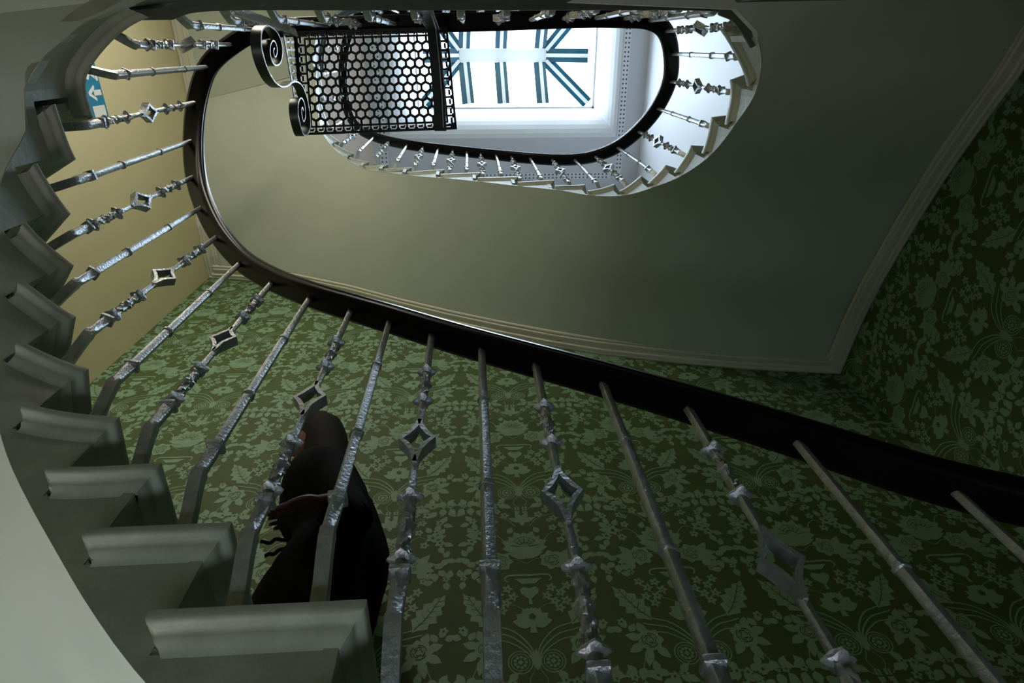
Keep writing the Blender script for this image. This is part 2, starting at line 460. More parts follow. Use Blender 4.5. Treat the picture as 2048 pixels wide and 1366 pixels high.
def m_ring(r, hh, square=False):
    key = ('ring', r, square)
    if key in MC: return MC[key]
    bm = bmesh.new(); g = sq if square else fl
    loft(bm, [g(r*.82, -hh), g(r, -hh*.55), g(r, hh*.55), g(r*.8, hh)])
    MC[key] = mesh_from(bm, 'collar', M['silver'], smooth=True); return MC[key]
def m_twist(L_, r):
    key = ('twist', L_, r)
    if key in MC: return MC[key]
    bm = bmesh.new(); rings = []
    n = 12; m = 30
    for j in range(m+1):
        z = -L_/2+L_*j/m; tw = 2*PI*2.2*abs(j/m-.5)*2; ring = []
        for i in range(n):
            a = 2*PI*i/n
            rr = r*(1+.30*math.cos(3*a+tw)+.10*math.sin(j*2.1))
            ring.append(Vector((rr*math.cos(a), rr*math.sin(a), z)))
        rings.append(ring)
    loft(bm, rings)
    for zc, s in ((-L_/2, 1), (L_/2, 1), (0, .7)):        # leafy flanges
        loft(bm, [[Vector((.0185*s*(1+.22*math.cos(4*2*PI*i/16))*math.cos(2*PI*i/16), .0185*s*(1+.22*math.cos(4*2*PI*i/16))*math.sin(2*PI*i/16), zc+dz)) if abs(dz) < .004 else
                   Vector((.010*math.cos(2*PI*i/16), .010*math.sin(2*PI*i/16), zc+dz)) for i in range(16)] for dz in (-.007, -.002, .002, .009)])
    MC[key] = mesh_from(bm, 'twist', M['silver'], smooth=True); return MC[key]
def m_loz():
    if 'loz' in MC: return MC['loz']
    bm = bmesh.new()
    for s in (1, -1):
        pts = [(0,-.068),(.003,-.05),(.009,-.032),(.019,-.014),(.030,0),(.019,.014),(.009,.032),(.003,.05),(0,.068)]
        rings = []
        for i, (y, z) in enumerate(pts):
            w = .0045; d = .012 if 2 <= i <= 6 else .009
            if i == 4: nx, nz = 1, 0
            else:
                a = pts[max(i-1, 0)]; b = pts[min(i+1, 8)]; t = Vector((b[0]-a[0], b[1]-a[1])).normalized(); nx, nz = t.y, -t.x
            rings.append([Vector((-d, s*(y+nx*w), z+nz*w)), Vector((d, s*(y+nx*w), z+nz*w)), Vector((d, s*(y-nx*w), z-nz*w)), Vector((-d, s*(y-nx*w), z-nz*w))])
        loft(bm, rings)
    MC['loz'] = mesh_from(bm, 'lozenge', M['silver'], smooth=True); return MC['loz']
def add_baluster(kind, top, base, rotz):
    h = top.z-base.z
    org = ORG[bal.name]
    b = inst('baluster', m_shaft(kind, h), bal, base-org, rotz, label='plain ringed silver baluster' if kind == 'P' else 'twisted silver baluster with open lozenge')
    inst('collar', m_ring(.0155, .007, True), b, (0, 0, .19))
    if kind == 'P':
        inst('ring', m_ring(.0140, .006), b, (0, 0, .375)); inst('ring', m_ring(.0125, .005), b, (0, 0, .65))
    else:
        inst('twist', m_twist(.135, .0098), b, (0, 0, .285)); inst('lozenge', m_loz(), b, (0, 0, .505)); inst('twist', m_twist(.125, .0085), b, (0, 0, .715))
    return b
for i in ids:
    t = (TOPS[min(i+1, ids[-1])]-TOPS[max(i-1, 0)]); t = Vector((t.x, t.y)).normalized()
    n = Vector((t.y, -t.x))                   # away from the well
    base = Vector((TOPS[i].x, TOPS[i].y, TZ(TR[i])))
    add_baluster('P' if i % 2 else 'O', TOPS[i], base, math.atan2(n.y, n.x))
for j, x in enumerate([-.95+.15*q for q in range(14)]):
    add_baluster('PO'[j % 2], Vector((x, -.27, TZ(31)+.93)), Vector((x, -.27, TZ(31))), -PI/2)

# ------------------------------------------------------------------ wallpaper
W_ = .3047*D; V_ = .4635*D
def scal(cx, cy, r, n=7, k=.16, a0=0., sy=1., m=28):
    r *= 1.16
    return [(cx+r*(1+k*math.cos(n*2*PI*i/m+a0))*math.cos(2*PI*i/m), cy+sy*r*(1+k*math.cos(n*2*PI*i/m+a0))*math.sin(2*PI*i/m)) for i in range(m)]
def leaf(x, y, a, L_, w, serr=0):
    w *= 1.18 if serr else 1.45; L_ *= 1.0 if serr else 1.12
    c, s = math.cos(a), math.sin(a); pts = []
    n = 10 if serr else 6
    for side in (1, -1):
        rng = range(0, n+1) if side == 1 else range(n-1, 0, -1)
        for i in rng:
            t = i/n; ww = w*math.sin(PI*min(1, t**.8))*side
            if serr and i % 2: ww *= .62
            pts.append((x+c*L_*t-s*ww, y+s*L_*t+c*ww))
    return pts
def ribbon(P, w0, w1):
    Q = catmull([Vector((p[0], p[1], 0)) for p in P], 5); a = []; b = []
    for i, p in enumerate(Q):
        t = (Q[min(i+1, len(Q)-1)]-Q[max(i-1, 0)]).normalized(); w = w0+(w1-w0)*i/(len(Q)-1)
        a.append((p.x-t.y*w, p.y+t.x*w)); b.append((p.x+t.y*w, p.y-t.x*w))
    return [[a[i], a[i+1], b[i+1], b[i]] for i in range(len(Q)-1)]
def motif():
    A = []; B = []        # figure, ground-coloured lines on the figure
    def rose(x, y, r, pet=7):
        A.append(scal(x, y, r, pet, .13))
        for q in range(3):
            rr = r*(.72-.2*q); n = 3
            for j in range(n):
                a0 = 2*PI*j/n+q*.9+.2; pts = [(x+rr*math.cos(a0+t*1.5/4), y+rr*math.sin(a0+t*1.5/4)) for t in range(5)]
                B.extend(ribbon(pts, .0014, .0014))
    for s in (1, -1):
        S_ = lambda P: [(s*p[0], p[1]) for p in P]
        # medallions
        cx, cy = .052*s, -.004
        ring = lambda r0, r1, n=20: [[(cx+r0*math.cos(2*PI*i/n), cy+r0*math.sin(2*PI*i/n)), (cx+r0*math.cos(2*PI*(i+1)/n), cy+r0*math.sin(2*PI*(i+1)/n)), (cx+r1*math.cos(2*PI*(i+1)/n), cy+r1*math.sin(2*PI*(i+1)/n)), (cx+r1*math.cos(2*PI*i/n), cy+r1*math.sin(2*PI*i/n))] for i in range(n)]
        A += ring(.041, .037); A += ring(.031, .028)
        for i in range(9): A.append(scal(cx+.018*math.cos(2*PI*i/9), cy+.018*math.sin(2*PI*i/9), .0048, 3, .1, m=8))
        A.append(scal(cx, cy, .007, 4, .2, m=10))
        # fountain stems
        for k, (e, w) in enumerate((((-.0,.02),.0030), ((-.0,.0),.0030), ((0,-.02),.0026))):
            P = [(.004+.004*k,.0), (.018+.008*k,.055-.01*k), (.07+.01*k,.112-.020*k), (.135,.135-.028*k), (.165,.150-.035*k)]
            A.extend([S_(q) for q in ribbon(P, w, .0022)])
        # acanthus leaf
        A.append(S_(leaf(.13, .125, .95, .185, .040, 1)))
        B.extend([S_(q) for q in ribbon([(.135,.135),(.17,.175),(.20,.225),(.22,.265)], .0016, .001)])
        for q in range(5):
            t = .2+q*.15; x0 = .13+.108*t; y0 = .125+.15*t
            B.extend([S_(z) for z in ribbon([(x0,y0),(x0+.022,y0+.006)], .0011, .0006)]); B.extend([S_(z) for z in ribbon([(x0,y0),(x0-.010,y0+.022)], .0011, .0006)])
        # lower roses
        rose(.158*s, .050, .036)
        for a, l in ((-.5,.05),(-1.3,.06),(-2.2,.05),(.3,.045),(1.2,.04)): A.append(S_(leaf(.158+.03*math.cos(a), .05+.03*math.sin(a), a, l, .011)))
        for x, y, a in ((.20,-.045,-1.2),(.225,-.055,-.4),(.185,-.055,-2.2),(.21,-.09,-1.6),(.235,-.105,-.9),(.185,-.11,-2.4)): A.append(S_(leaf(x, y, a, .042, .011)))
        A.extend([S_(q) for q in ribbon([(.175,.01),(.20,-.04),(.21,-.10),(.20,-.14)], .0016, .0010)])
        # side sprays of small blossoms
        for x, y in ((.085,.225),(.11,.262),(.078,.285),(.125,.225),(.10,.195),(.135,.29),(.06,.25)): A.append(scal(s*x, y, .0135, 5, .35, m=20)); B.append(scal(s*x, y, .0032, 4, .1, m=8))
        A.extend([S_(q) for q in ribbon([(.0,.18),(.05,.21),(.085,.225),(.135,.29)], .0014, .001)])
        # dish curls, upper roses
        A.extend([S_(q) for q in ribbon([(.0,.345),(.05,.347),(.078,.342),(.084,.326),(.074,.316)], .005, .0022)])
        rose(.098*s, .415, .038)
        for a in (.1, .9, -1.0, -.4): A.append(S_(leaf(.125, .41, a, .065, .012)))
        for x, y, a in ((.19,.40,.4),(.205,.385,-.7),(.19,.375,-1.4),(.215,.41,.9)): A.append(S_(leaf(x, y, a, .038, .010)))
        A.extend([S_(q) for q in ribbon([(.0,.40),(.05,.425),(.12,.40),(.20,.39)], .0016, .001)])
        # fan of leaves under the peony
        for a, l in ((1.25,.07),(.85,.075),(.45,.07)): A.append(S_(leaf(.002, .425, a, l, .0075)))
        # upper curl with buds
        A.extend([S_(q) for q in ribbon([(.06,.46),(.085,.53),(.12,.56),(.15,.545),(.145,.52)], .0020, .0014)])
        for x, y, r in ((.145,.515,.014),(.175,.555,.020),(.205,.525,.016),(.12,.585,.013),(.19,.585,.012)): A.append(scal(s*x, y, r, 5, .25, m=20)); B.append(scal(s*x, y, r*.3, 4, .1, m=8))
        for x, y, a in ((.19,.555,.2),(.20,.57,1.0),(.22,.52,-.3),(.205,.505,-1.2),(.165,.58,2.0)): A.append(S_(leaf(x, y, a, .036, .009)))
        # top sprays
        A.extend([S_(q) for q in ribbon([(.03,.60),(.055,.635),(.10,.66),(.14,.665)], .0018, .001)])
        for x, y, r in ((.07,.665,.014),(.10,.69,.012),(.13,.64,.013),(.145,.685,.014),(.11,.63,.009)): A.append(scal(s*x, y, r, 5, .28, m=20)); B.append(scal(s*x, y, r*.3, 4, .1, m=8))
        A.append(S_([(.006,.695),(.026,.695),(.026,.717),(.006,.717)])); B.append(S_([(.014,.697),(.018,.697),(.018,.715),(.014,.715)]))
        A.append(S_([(.006,.674),(.026,.674),(.026,.690),(.006,.690)]))
        A.extend([S_(q) for q in ribbon([(.016,.717),(.028,.745),(.012,.775),(.004,.811)], .0012, .001)])
        A.append(S_(leaf(.0, .63, 1.1, .05, .009))); A.append(S_(leaf(.0, .625, .4, .055, .009)))
    for s in (1, -1):
        def add(x, y, a, l, w=.009): A.append([(s*p[0], p[1]) for p in leaf(x, y, a, l, w)])
        def fl_(x, y, r, n=5): A.append(scal(s*x, y, r, n, .26, m=20)); B.append(scal(s*x, y, r*.28, 4, .1, m=8))
        # trailing sprigs that fill the gaps between the motifs
        for x, y, a in ((.225,.10,1.2),(.24,.09,.4),(.215,.085,2.2),(.10,-.085,-.8),(.085,-.07,-1.9),(.12,-.095,-.2),(.13,-.075,.6)): add(x, y, a, .034)
        fl_(.115, -.080, .013); fl_(.235, .125, .012)
        for x, y, a in ((.155,.325,.3),(.165,.345,1.2),(.15,.35,2.2),(.235,.33,-1.4),(.245,.35,1.4),(.225,.45,1.1),(.235,.435,-.2),(.06,.56,2.0)): add(x, y, a, .034)
        fl_(.152, .338, .011); fl_(.235, .345, .011)
        for x, y, a in ((.205,.64,.9),(.215,.625,-.3),(.195,.625,-1.7),(.175,.735,.5),(.16,.75,1.5),(.09,.745,2.4),(.075,.73,-2.6),(.23,.745,1.0),(.24,.72,-1.1)): add(x, y, a, .036)
        fl_(.20, .638, .013); fl_(.165, .738, .014); fl_(.082, .738, .012); fl_(.238, .735, .011)
        A.extend([[(s*p[0], p[1]) for p in q] for q in ribbon([(.03,.70),(.08,.738),(.165,.738),(.238,.735)], .0015, .001)])
        A.extend([[(s*p[0], p[1]) for p in q] for q in ribbon([(.05,-.03),(.09,-.07),(.13,-.085)], .0015, .001)])
    # centre line
    A.append(leaf(0, -.035, PI/2, .07, .010)); A.append(leaf(0, .60, PI/2, .06, .012, 1))
    for j in range(7): A.append(leaf(0, .135, PI*(.06+.88*j/6), .062, .016))
    A.append(scal(0, .165, .030, 6, .12)); B.append(scal(0, .165, .010, 5, .2, m=16))
    A.append([(-.012,.10),(.012,.10),(.006,.14),(-.006,.14)])
    A.append([(0,.235),(.012,.245),(.030,.262),(.034,.280),(.022,.292),(0,.285),(-.022,.292),(-.034,.280),(-.030,.262),(-.012,.245)])
    A.append([(-.007,.215),(.007,.215),(.004,.24),(-.004,.24)]); A.append([(-.050,.33),(.050,.33),(.025,.305),(-.025,.305)])
    for j in range(9): A.append(leaf(0, .480, PI*(.0+1.0*j/8), .078 if j % 2 == 0 else .086, .020, 0))
    A.append(scal(0, .500, .046, 8, .14))
    for j in range(7):
        a = PI*(.08+.84*j/6); B.extend(ribbon([(.018*math.cos(a), .482+.018*math.sin(a)), (.058*math.cos(a), .482+.058*math.sin(a))], .0014, .0008))
    for j in range(3):
        rr = .022+.014*j; B.extend(ribbon([(rr*math.cos(t), .488+rr*math.sin(t)) for t in (.6, 1.1, 1.57, 2.04, 2.54)], .0011, .0011))
    return A, B
MA, MB = motif()
def clip(P, lo, hi, ax):
    for s, lim in ((1, lo), (-1, -hi)):
        out = []
        for i in range(len(P)):
            a, b = P[i-1], P[i]; da = s*a[ax]-lim; db = s*b[ax]-lim
            if (da >= 0) != (db >= 0):
                t = da/(da-db); out.append((a[0]+(b[0]-a[0])*t, a[1]+(b[1]-a[1])*t))
            if db >= 0: out.append(b)
        P = out
        if len(P) < 3: return []
    return P
def paper_wall(name, to3, nrm, u0, u1, z0, z1, uS, zS, thick=.10, plain=None):
    """wall slab with the printed figure raised a fraction of a millimetre"""
    bm = bmesh.new()
    c = [(u0,z0),(u1,z0),(u1,z1),(u0,z1)]
    loft(bm, [[to3(*p) for p in c], [to3(*p)-nrm*thick for p in c]])
    nc = range(int((u0-uS)/W_)-2, int((u1-uS)/W_)+3); nr = range(int((z0-zS)/V_)-2, int((z1-zS)/V_)+3)
    for i in nc:
        for j in nr:
            cu, cz = uS+i*W_, zS+j*V_
            if cu+.3 < u0 or cu-.3 > u1 or cz+.85 < z0 or cz-.2 > z1: continue
            for L_, h0, mi in ((MA, .0004, 1), (MB, .0016, 0)):
                for ip, P in enumerate(L_):
                    h = h0+.0000045*(ip % 240)
                    Q = [(cu+p[0], cz+p[1]) for p in P]
                    if min(q[0] for q in Q) < u0 or max(q[0] for q in Q) > u1: Q = clip(Q, u0, u1, 0)
                    if Q and (min(q[1] for q in Q) < z0 or max(q[1] for q in Q) > z1): Q = clip(Q, z0, z1, 1)
                    if len(Q) < 3: continue
                    try: f = bm.faces.new([bm.verts.new(to3(*q)+nrm*h) for q in Q]); f.material_index = mi
                    except Exception: pass
    o = obj(name, bm, [M['paper'], M['flock']], recalc=False); tag(o, kind='structure'); return o
ZL = ZF-1.6
paper_wall('wall_back', lambda u, z: Vector((u, D, z)), Vector((0, -1, 0)), XL, XR, ZL, 4.98, .0909*D, .737*D)
paper_wall('wall_right', lambda u, z: Vector((XR, u, z)), Vector((-1, 0, 0)), YN, D, ZL, 3.10, .6055*D, .737*D)
def slab(name, x0, x1, y0, y1, z0, z1, m):
    bm = bmesh.new(); box(bm, x0, x1, y0, y1, z0, z1); return tag(obj(name, bm, m), kind='structure')
slab('wall_back', XL, XR, D, D+.1, 4.98, 9.2, M['white'])
slab('wall_right', XR, XR+.1, YN, D, 3.10, 9.2, M['white'])
slab('wall_left', XL-.1, XL, YN, D, ZL, 9.2, M['cream'])
slab('wall_front', XL, XR, YN-.1, YN, ZL, 9.2, M['cream'])

# ------------------------------------------------------------------ top: ceiling, shaft, skylight
zf = 8.5
cx0, cx1 = atz(780, 275, ZC).x, atz(1232, 270, ZC).x; cy1 = atz(1000, 276, ZC).y; cy0 = -.85
fx0, fx1 = atz(836, 216, zf).x, atz(1187, 216, zf).x; fy1 = atz(1050, 217, zf).y; fy0 = -.62
bm = bmesh.new()
for a in ((XL, cx0, YN, D), (cx1, XR, YN, D), (cx0, cx1, YN, cy0), (cx0, cx1, cy1, D)): box(bm, *a, ZC, ZC+.12)
tag(obj('ceiling', bm, M['ceil']), kind='structure')
# coved lining of the light shaft
bm = bmesh.new()
rings = []
for j in range(9):
    t = j/8; a = t*PI/2; s = math.sin(a)*.55+t*.45; z = ZC+(zf-ZC)*(1-math.cos(a)*.75-.25*(1-t)) if j else ZC
    x0 = cx0+(fx0-cx0)*s; x1 = cx1+(fx1-cx1)*s; y0 = cy0+(fy0-cy0)*s; y1 = cy1+(fy1-cy1)*s
    rings.append([Vector((x0,y0,z)), Vector((x1,y0,z)), Vector((x1,y1,z)), Vector((x0,y1,z))])
for e in (0, 1):
    pass
v1 = [[bm.verts.new(p) for p in r] for r in rings]
outer = [[Vector((p.x+(-.05 if i in (0,3) else .05), p.y+(-.05 if i < 2 else .05), p.z+.02)) for i, p in enumerate(r)] for r in rings]
v2 = [[bm.verts.new(p) for p in r] for r in outer]
for a, b in zip(v1, v1[1:]):
    for i in range(4): bm.faces.new((a[i], a[(i+1)%4], b[(i+1)%4], b[i]))
for a, b in zip(v2, v2[1:]):
    for i in range(4): bm.faces.new((a[i], b[i], b[(i+1)%4], a[(i+1)%4]))
for a, b in ((v1[0], v2[0]), (v1[-1], v2[-1])):
    for i in range(4): bm.faces.new((a[i], b[i], b[(i+1)%4], a[(i+1)%4]))
tag(obj('trim_2', bm, M['white'], recalc=True), kind='structure')

sk = thing('window_1', None, None, ((fx0+fx1)/2, (fy0+fy1)/2, zf), kind='structure')
bm = bmesh.new()
w = .07
for a in ((fx0-w, fx0+w*.3, fy0-w, fy1+w), (fx1-w*.3, fx1+w, fy0-w, fy1+w), (fx0-w, fx1+w, fy0-w, fy0+w*.3), (fx0-w, fx1+w, fy1-w*.3, fy1+w)): box(bm, *a, zf, zf+.06)
obj('frame', bm, M['skyframe'], sk)
zr = 8.95
rA = atz(918, 110, zr); rB = atz(1092, 108, zr); ry0 = atz(1000, 97, zr).y; ry1 = atz(1000, 124, zr).y; rym = (ry0+ry1)/2
bm = bmesh.new(); box(bm, rA.x, rB.x, ry0, ry1, zr-.02, zr+.03); obj('ridge_bar', bm, M['skyframe'], sk)
zb = zf+.05
def bar(p, q, tl, tr):
    p = Vector(p); q = Vector(q); t = (q-p).normalized(); s = t.cross(Vector((0,0,1))).normalized()
    bm = bmesh.new()
    def strip(a, b, dz0, dz1): loft(bm, [[e+s*a+Vector((0,0,dz0)), e+s*b+Vector((0,0,dz0)), e+s*b+Vector((0,0,dz1)), e+s*a+Vector((0,0,dz1))] for e in (p, q)])
    strip(-.022, .022, -.035, .02)
    o = obj('glazing_bar', bm, M['skyframe'], sk)
    bm = bmesh.new(); strip(-.022-tl, -.022, -.01, .012); obj('glazing_strip', bm, M['teal'], o)
    bm = bmesh.new(); strip(.022, .022+tr, -.01, .012); obj('glazing_strip', bm, M['teal'], o)
for x, xe in ((rA.x+.075, rA.x+.12), ((rA.x+rB.x)/2-.02, (rA.x+rB.x)/2), (rB.x-.075, rB.x-.06)):
    bar((x, ry1, zr), (xe, fy1-.06, zb), .07, .045)
    bar((x, ry0, zr), (xe, fy0+.06, zb), .05, .06)
bar((rB.x, ry1-.02, zr), (fx1-.08, fy1-.06, zb), .05, .05); bar((rB.x, ry0+.02, zr), (fx1-.08, fy0+.06, zb), .05, .05)
bar((rA.x, ry1-.02, zr), (fx0+.08, fy1-.06, zb), .05, .05); bar((rA.x, ry0+.02, zr), (fx0+.08, fy0+.06, zb), .05, .05)
bar((rB.x, rym, zr), (fx1-.10, rym, zb), .06, .06); bar((rA.x, rym, zr), (fx0+.10, rym, zb), .06, .06)
bm = bmesh.new()
V4 = lambda P: bm.faces.new([bm.verts.new(p) for p in P])
zg = .03
Rn = [(rA.x, ry0, zr+zg), (rB.x, ry0, zr+zg), (rB.x, ry1, zr+zg), (rA.x, ry1, zr+zg)]; En = [(fx0, fy0, zb+zg), (fx1, fy0, zb+zg), (fx1, fy1, zb+zg), (fx0, fy1, zb+zg)]
for i in range(4): V4((Rn[i], Rn[(i+1)%4], En[(i+1)%4], En[i]))
bmesh.ops.solidify(bm, geom=bm.faces[:], thickness=.005)
obj('glass', bm, M['glass'], sk)

# sloping peach ceiling over the left of the top landing
bm = bmesh.new()
pA = [Vector((XL, YN, 6.75)), Vector((XL, D, 6.75)), Vector((atz(745, 290, ZC).x, D, ZC)), Vector((atz(745, 290, ZC).x, YN, ZC))]
loft(bm, [pA, [p+Vector((-.02, 0, .06)) for p in pA]])
tag(obj('ceiling', bm, M['peach']), kind='structure')
# perforated vent strips in the ceiling border
def vent(x0, x1, y0, y1, label):
    root = thing('ceiling_vent', label, 'vent', ((x0+x1)/2, (y0+y1)/2, ZC))
    bm = bmesh.new(); box(bm, x0, x1, y0, y1, ZC-.006, ZC-.0005); obj('plate', bm, M['white'], root)
    bm = bmesh.new(); lx = x1-x0 > y1-y0; n = int(max(x1-x0, y1-y0)/.05)
    for i in range(n):
        for j in range(2):
            c = (i+.5)*.05; d = (j+.5)*min(x1-x0, y1-y0)/2
            X, Y = (x0+c, y0+d) if lx else (x0+d, y0+c)
            box(bm, X-.009, X+.009, Y-.010, Y+.010, ZC-.0075, ZC-.0062)
    o = obj('perforation', bm, M['vent'], root); o['kind'] = 'stuff'
xv = atz(1250, 150, ZC).x; yv = atz(1200, 351, ZC).y; xw = atz(768, 290, ZC).x
vent(xv-.04, xv+.04, -.8, min(yv, 1.5), 'long perforated vent strip in the ceiling right of the skylight')
vent(xw+.1, xv-.1, yv-.04, yv+.04, 'long perforated vent strip in the ceiling along the back wall')
vent(xw-.06, xw+.04, -.8, min(yv, 1.5), 'perforated vent strip in the ceiling left of the skylight, seen through the mesh panel')

# ------------------------------------------------------------------ hexagon mesh panel
P0 = atz(590, 62, 3.14); P1 = atz(895, 53, 3.14); P2 = atz(914, 258, 2.96); P3 = atz(606, 270, 2.96)
ex = (P1-P0).normalized(); wid = (P1-P0).length; ey = (P3-P0); ey = (ey-ex*ey.dot(ex)); dep = ey.length; ey.normalize(); en = ex.cross(ey)
if en.z < 0: en = -en
mp = thing('mesh_panel', 'black hexagon mesh panel on scrolled iron brackets jutting over the stairwell', 'mesh panel', tuple(P0))
def L3(a, b, c=0.): # a across 0..1 widening, b depth 0..1
    lo = P0+(P1-P0)*a; hi = P3+(P2-P3)*a
    return lo+(hi-lo)*b+en*c
def flatpoly(bm, pts, th=.004, base=0., fn=None):
    fn = fn or L3
    lo = [bm.verts.new(fn(*p, base)) for p in pts]; hi = [bm.verts.new(fn(*p, base+th)) for p in pts]
    bm.faces.new(lo[::-1]); bm.faces.new(hi)
    for i in range(len(pts)): j = (i+1) % len(pts); bm.faces.new((lo[i], lo[j], hi[j], hi[i]))
def ringpoly(bm, A, B, fn=None, th=.004):
    fn = fn or L3; n = len(A)
    a0 = [bm.verts.new(fn(*p, 0)) for p in A]; b0 = [bm.verts.new(fn(*p, 0)) for p in B]
    a1 = [bm.verts.new(fn(*p, th)) for p in A]; b1 = [bm.verts.new(fn(*p, th)) for p in B]
    for i in range(n):
        j = (i+1) % n
        bm.faces.new((a0[i], a0[j], b0[j], b0[i])); bm.faces.new((a1[i], b1[i], b1[j], a1[j])); bm.faces.new((b0[i], b0[j], b1[j], b1[i]))
bm = bmesh.new()
mA = .062; mB = .080           # border margins in fractions
cols = 15; pa = (1-2*mA)/cols; rows = 11; pb = (1-2*mB)/(rows-.35)
for j in range(rows):
    for i in range(cols+1):
        ca = mA+pa*(i+(.5 if j % 2 else 0)); cb = mB+pb*(j+.33)
        ha, hb = pa/2, pb*.667
        hexp = [(ca, cb+hb), (ca-ha, cb+hb/2), (ca-ha, cb-hb/2), (ca, cb-hb), (ca+ha, cb-hb/2), (ca+ha, cb+hb/2)]
        inn = [(ca+(p[0]-ca)*.735, cb+(p[1]-cb)*.735) for p in hexp]
        cl = lambda P: [(min(max(p[0], mA), 1-mA), min(max(p[1], mB), 1-mB)) for p in P]
        ringpoly(bm, cl(hexp), cl(inn))
obj('mesh', bm, M['black'], mp)
bm = bmesh.new()
def strip2(a0, a1, b0, b1, th=.006): flatpoly(bm, [(a0,b0),(a1,b0),(a1,b1),(a0,b1)], th)
# outer and inner frame lines with a stepped fret between them
for a0, a1, b0, b1 in ((0,1,0,.022),(0,1,.978,1),(0,.014,0,1),(.986,1,0,1),(mA-.008,1-mA+.008,mB-.012,mB+.004),(mA-.008,1-mA+.008,1-mB-.004,1-mB+.012),(mA-.010,mA+.003,mB,1-mB),(1-mA-.003,1-mA+.010,mB,1-mB)): strip2(a0, a1, b0, b1)
n = 17
for q in range(n):
    a = (q+.5)/n
    for s in (0, 1):
        f = (lambda b: b) if s == 0 else (lambda b: 1-b)
        for (x0, x1, y0, y1) in ((-.012,.012,.02,.036),(.016,.043,.034,.052),(-.006,.006,.036,.066),(-.022,-.010,.048,.058)):
            b0, b1 = sorted((f(y0), f(y1))); strip2(max(0, a+x0), min(1, a+x1), b0, b1)
n = 11
for q in range(n):
    b = (q+.5)/n
    for s in (0, 1):
        f = (lambda a: a) if s == 0 else (lambda a: 1-a)
        for (x0, x1, y0, y1) in ((.012,.024,-.02,.02),(.022,.036,.022,.068),(.024,.052,-.008,.008)):
            a0, a1 = sorted((f(x0), f(x1))); strip2(a0, a1, max(0, b+y0), min(1, b+y1))
obj('fret_border', bm, M['black'], mp)
# tapered side cheek hanging at the left edge
ck = lambda a, b, c=0.: L3(0, b)+Vector((0, 0, -a*(.20-.165*b)))+Vector((-c, 0, 0))
bm = bmesh.new()
for pts in ([(0,0),(.12,0),(.12,1),(0,1)], [(.88,0),(1,0),(1,1),(.88,1)], [(0,0),(1,0),(1,.02),(0,.02)], [(0,.98),(1,.98),(1,1),(0,1)]): flatpoly(bm, pts, fn=ck)
for q in range(14):
    b = (q+.5)/14
    flatpoly(bm, [(0,b-.012),(1,b-.006),(1,b+.006),(0,b+.012)], fn=ck); flatpoly(bm, [(.42,b-.03),(.58,b-.03),(.58,b+.012),(.42,b+.012)], fn=ck)
obj('side_cheek', bm, M['ironedge'], mp)
# right-hand flat iron arm and post
def flatbar(pts, w, t, name, mat, wdir):
    bm = bmesh.new(); rings = []
    for i, p in enumerate(pts):
        tt = (pts[min(i+1, len(pts)-1)]-pts[max(i-1, 0)]).normalized(); a = wdir; b = tt.cross(a).normalized()
        rings.append([p-a*w/2-b*t/2, p+a*w/2-b*t/2, p+a*w/2+b*t/2, p-a*w/2+b*t/2])
    loft(bm, rings); return obj(name, bm, mat, mp)
X1 = Vector((1, 0, 0))
flatbar([atz(849,18,2.30), atz(856,34,2.62), atz(866,58,2.95), atz(872,120,2.92), atz(878,190,2.89), atz(881,262,2.86)], .052, .008, 'bracket_arm', M['black'], X1)
flatbar([atz(862,26,2.45), atz(872,60,2.94), atz(878,120,2.91), atz(884,190,2.88), atz(887,255,2.85)], .004, .006, 'arm_edge', M['silver'], X1)
flatbar([atz(464,20,2.30), atz(520,38,2.62), atz(575,58,2.98), atz(592,66,3.05)], .030, .010, 'bracket_post', M['silver'], Vector((.2,.98,0)).normalized())
# scrolled bracket under the left edge
XS = -.71
def spiral(c, r0, turns, a0, n=60, sgn=1, e=1.0):
    return [(c[0]+r0*(1-.86*i/n)*math.cos(a0+sgn*2*PI*turns*i/n), c[1]+e*r0*(1-.86*i/n)*math.sin(a0+sgn*2*PI*turns*i/n)) for i in range(n+1)]
def px_s(q): v = atx(q[0], q[1], XS); return v
big = [(535,52),(551,62),(561,82),(564,105),(560,125),(551,131),(543,123),(539,105),(540,90),(545,81),(550,86),(553,98),(552,110),(549,114),(546,107),(546,99),(548,97)]
body = [(535,52),(524,60),(521,80),(524,105),(533,135),(546,160),(561,173),(574,172),(585,164),(596,165),(606,176),(614,200),(619,230),(620,252),(615,268),(607,270),(601,255),(596,232),(595,212),(598,199),(603,197),(608,208),(610,224),(609,238),(606,243),(603,232),(602,220),(604,215),(606,222)]
seq = [px_s(q) for q in (big[::-1]+body[1:])]
seq = catmull(seq, 4)
bm = bmesh.new(); rings = []
for i, p in enumerate(seq):
    tt = (seq[min(i+1, len(seq)-1)]-seq[max(i-1, 0)]).normalized(); b = tt.cross(X1).normalized()
    rings.append([p-X1*.034-b*.0028, p+X1*.0-b*.0028, p+X1*.0+b*.0028, p-X1*.034+b*.0028])
loft(bm, rings); sb = obj('scroll_bracket', bm, M['ironedge'], mp, smooth=True)
bm = bmesh.new()      # thin silver line along the strap edge
rings = []
for i, p in enumerate(seq):
    tt = (seq[min(i+1, len(seq)-1)]-seq[max(i-1, 0)]).normalized(); b = tt.cross(X1).normalized()
    rings.append([p+X1*.0002-b*.0026, p+X1*.003-b*.0026, p+X1*.003+b*.0026, p+X1*.0002+b*.0026])
loft(bm, rings); obj('strap_edge', bm, M['silver'], sb, smooth=True)

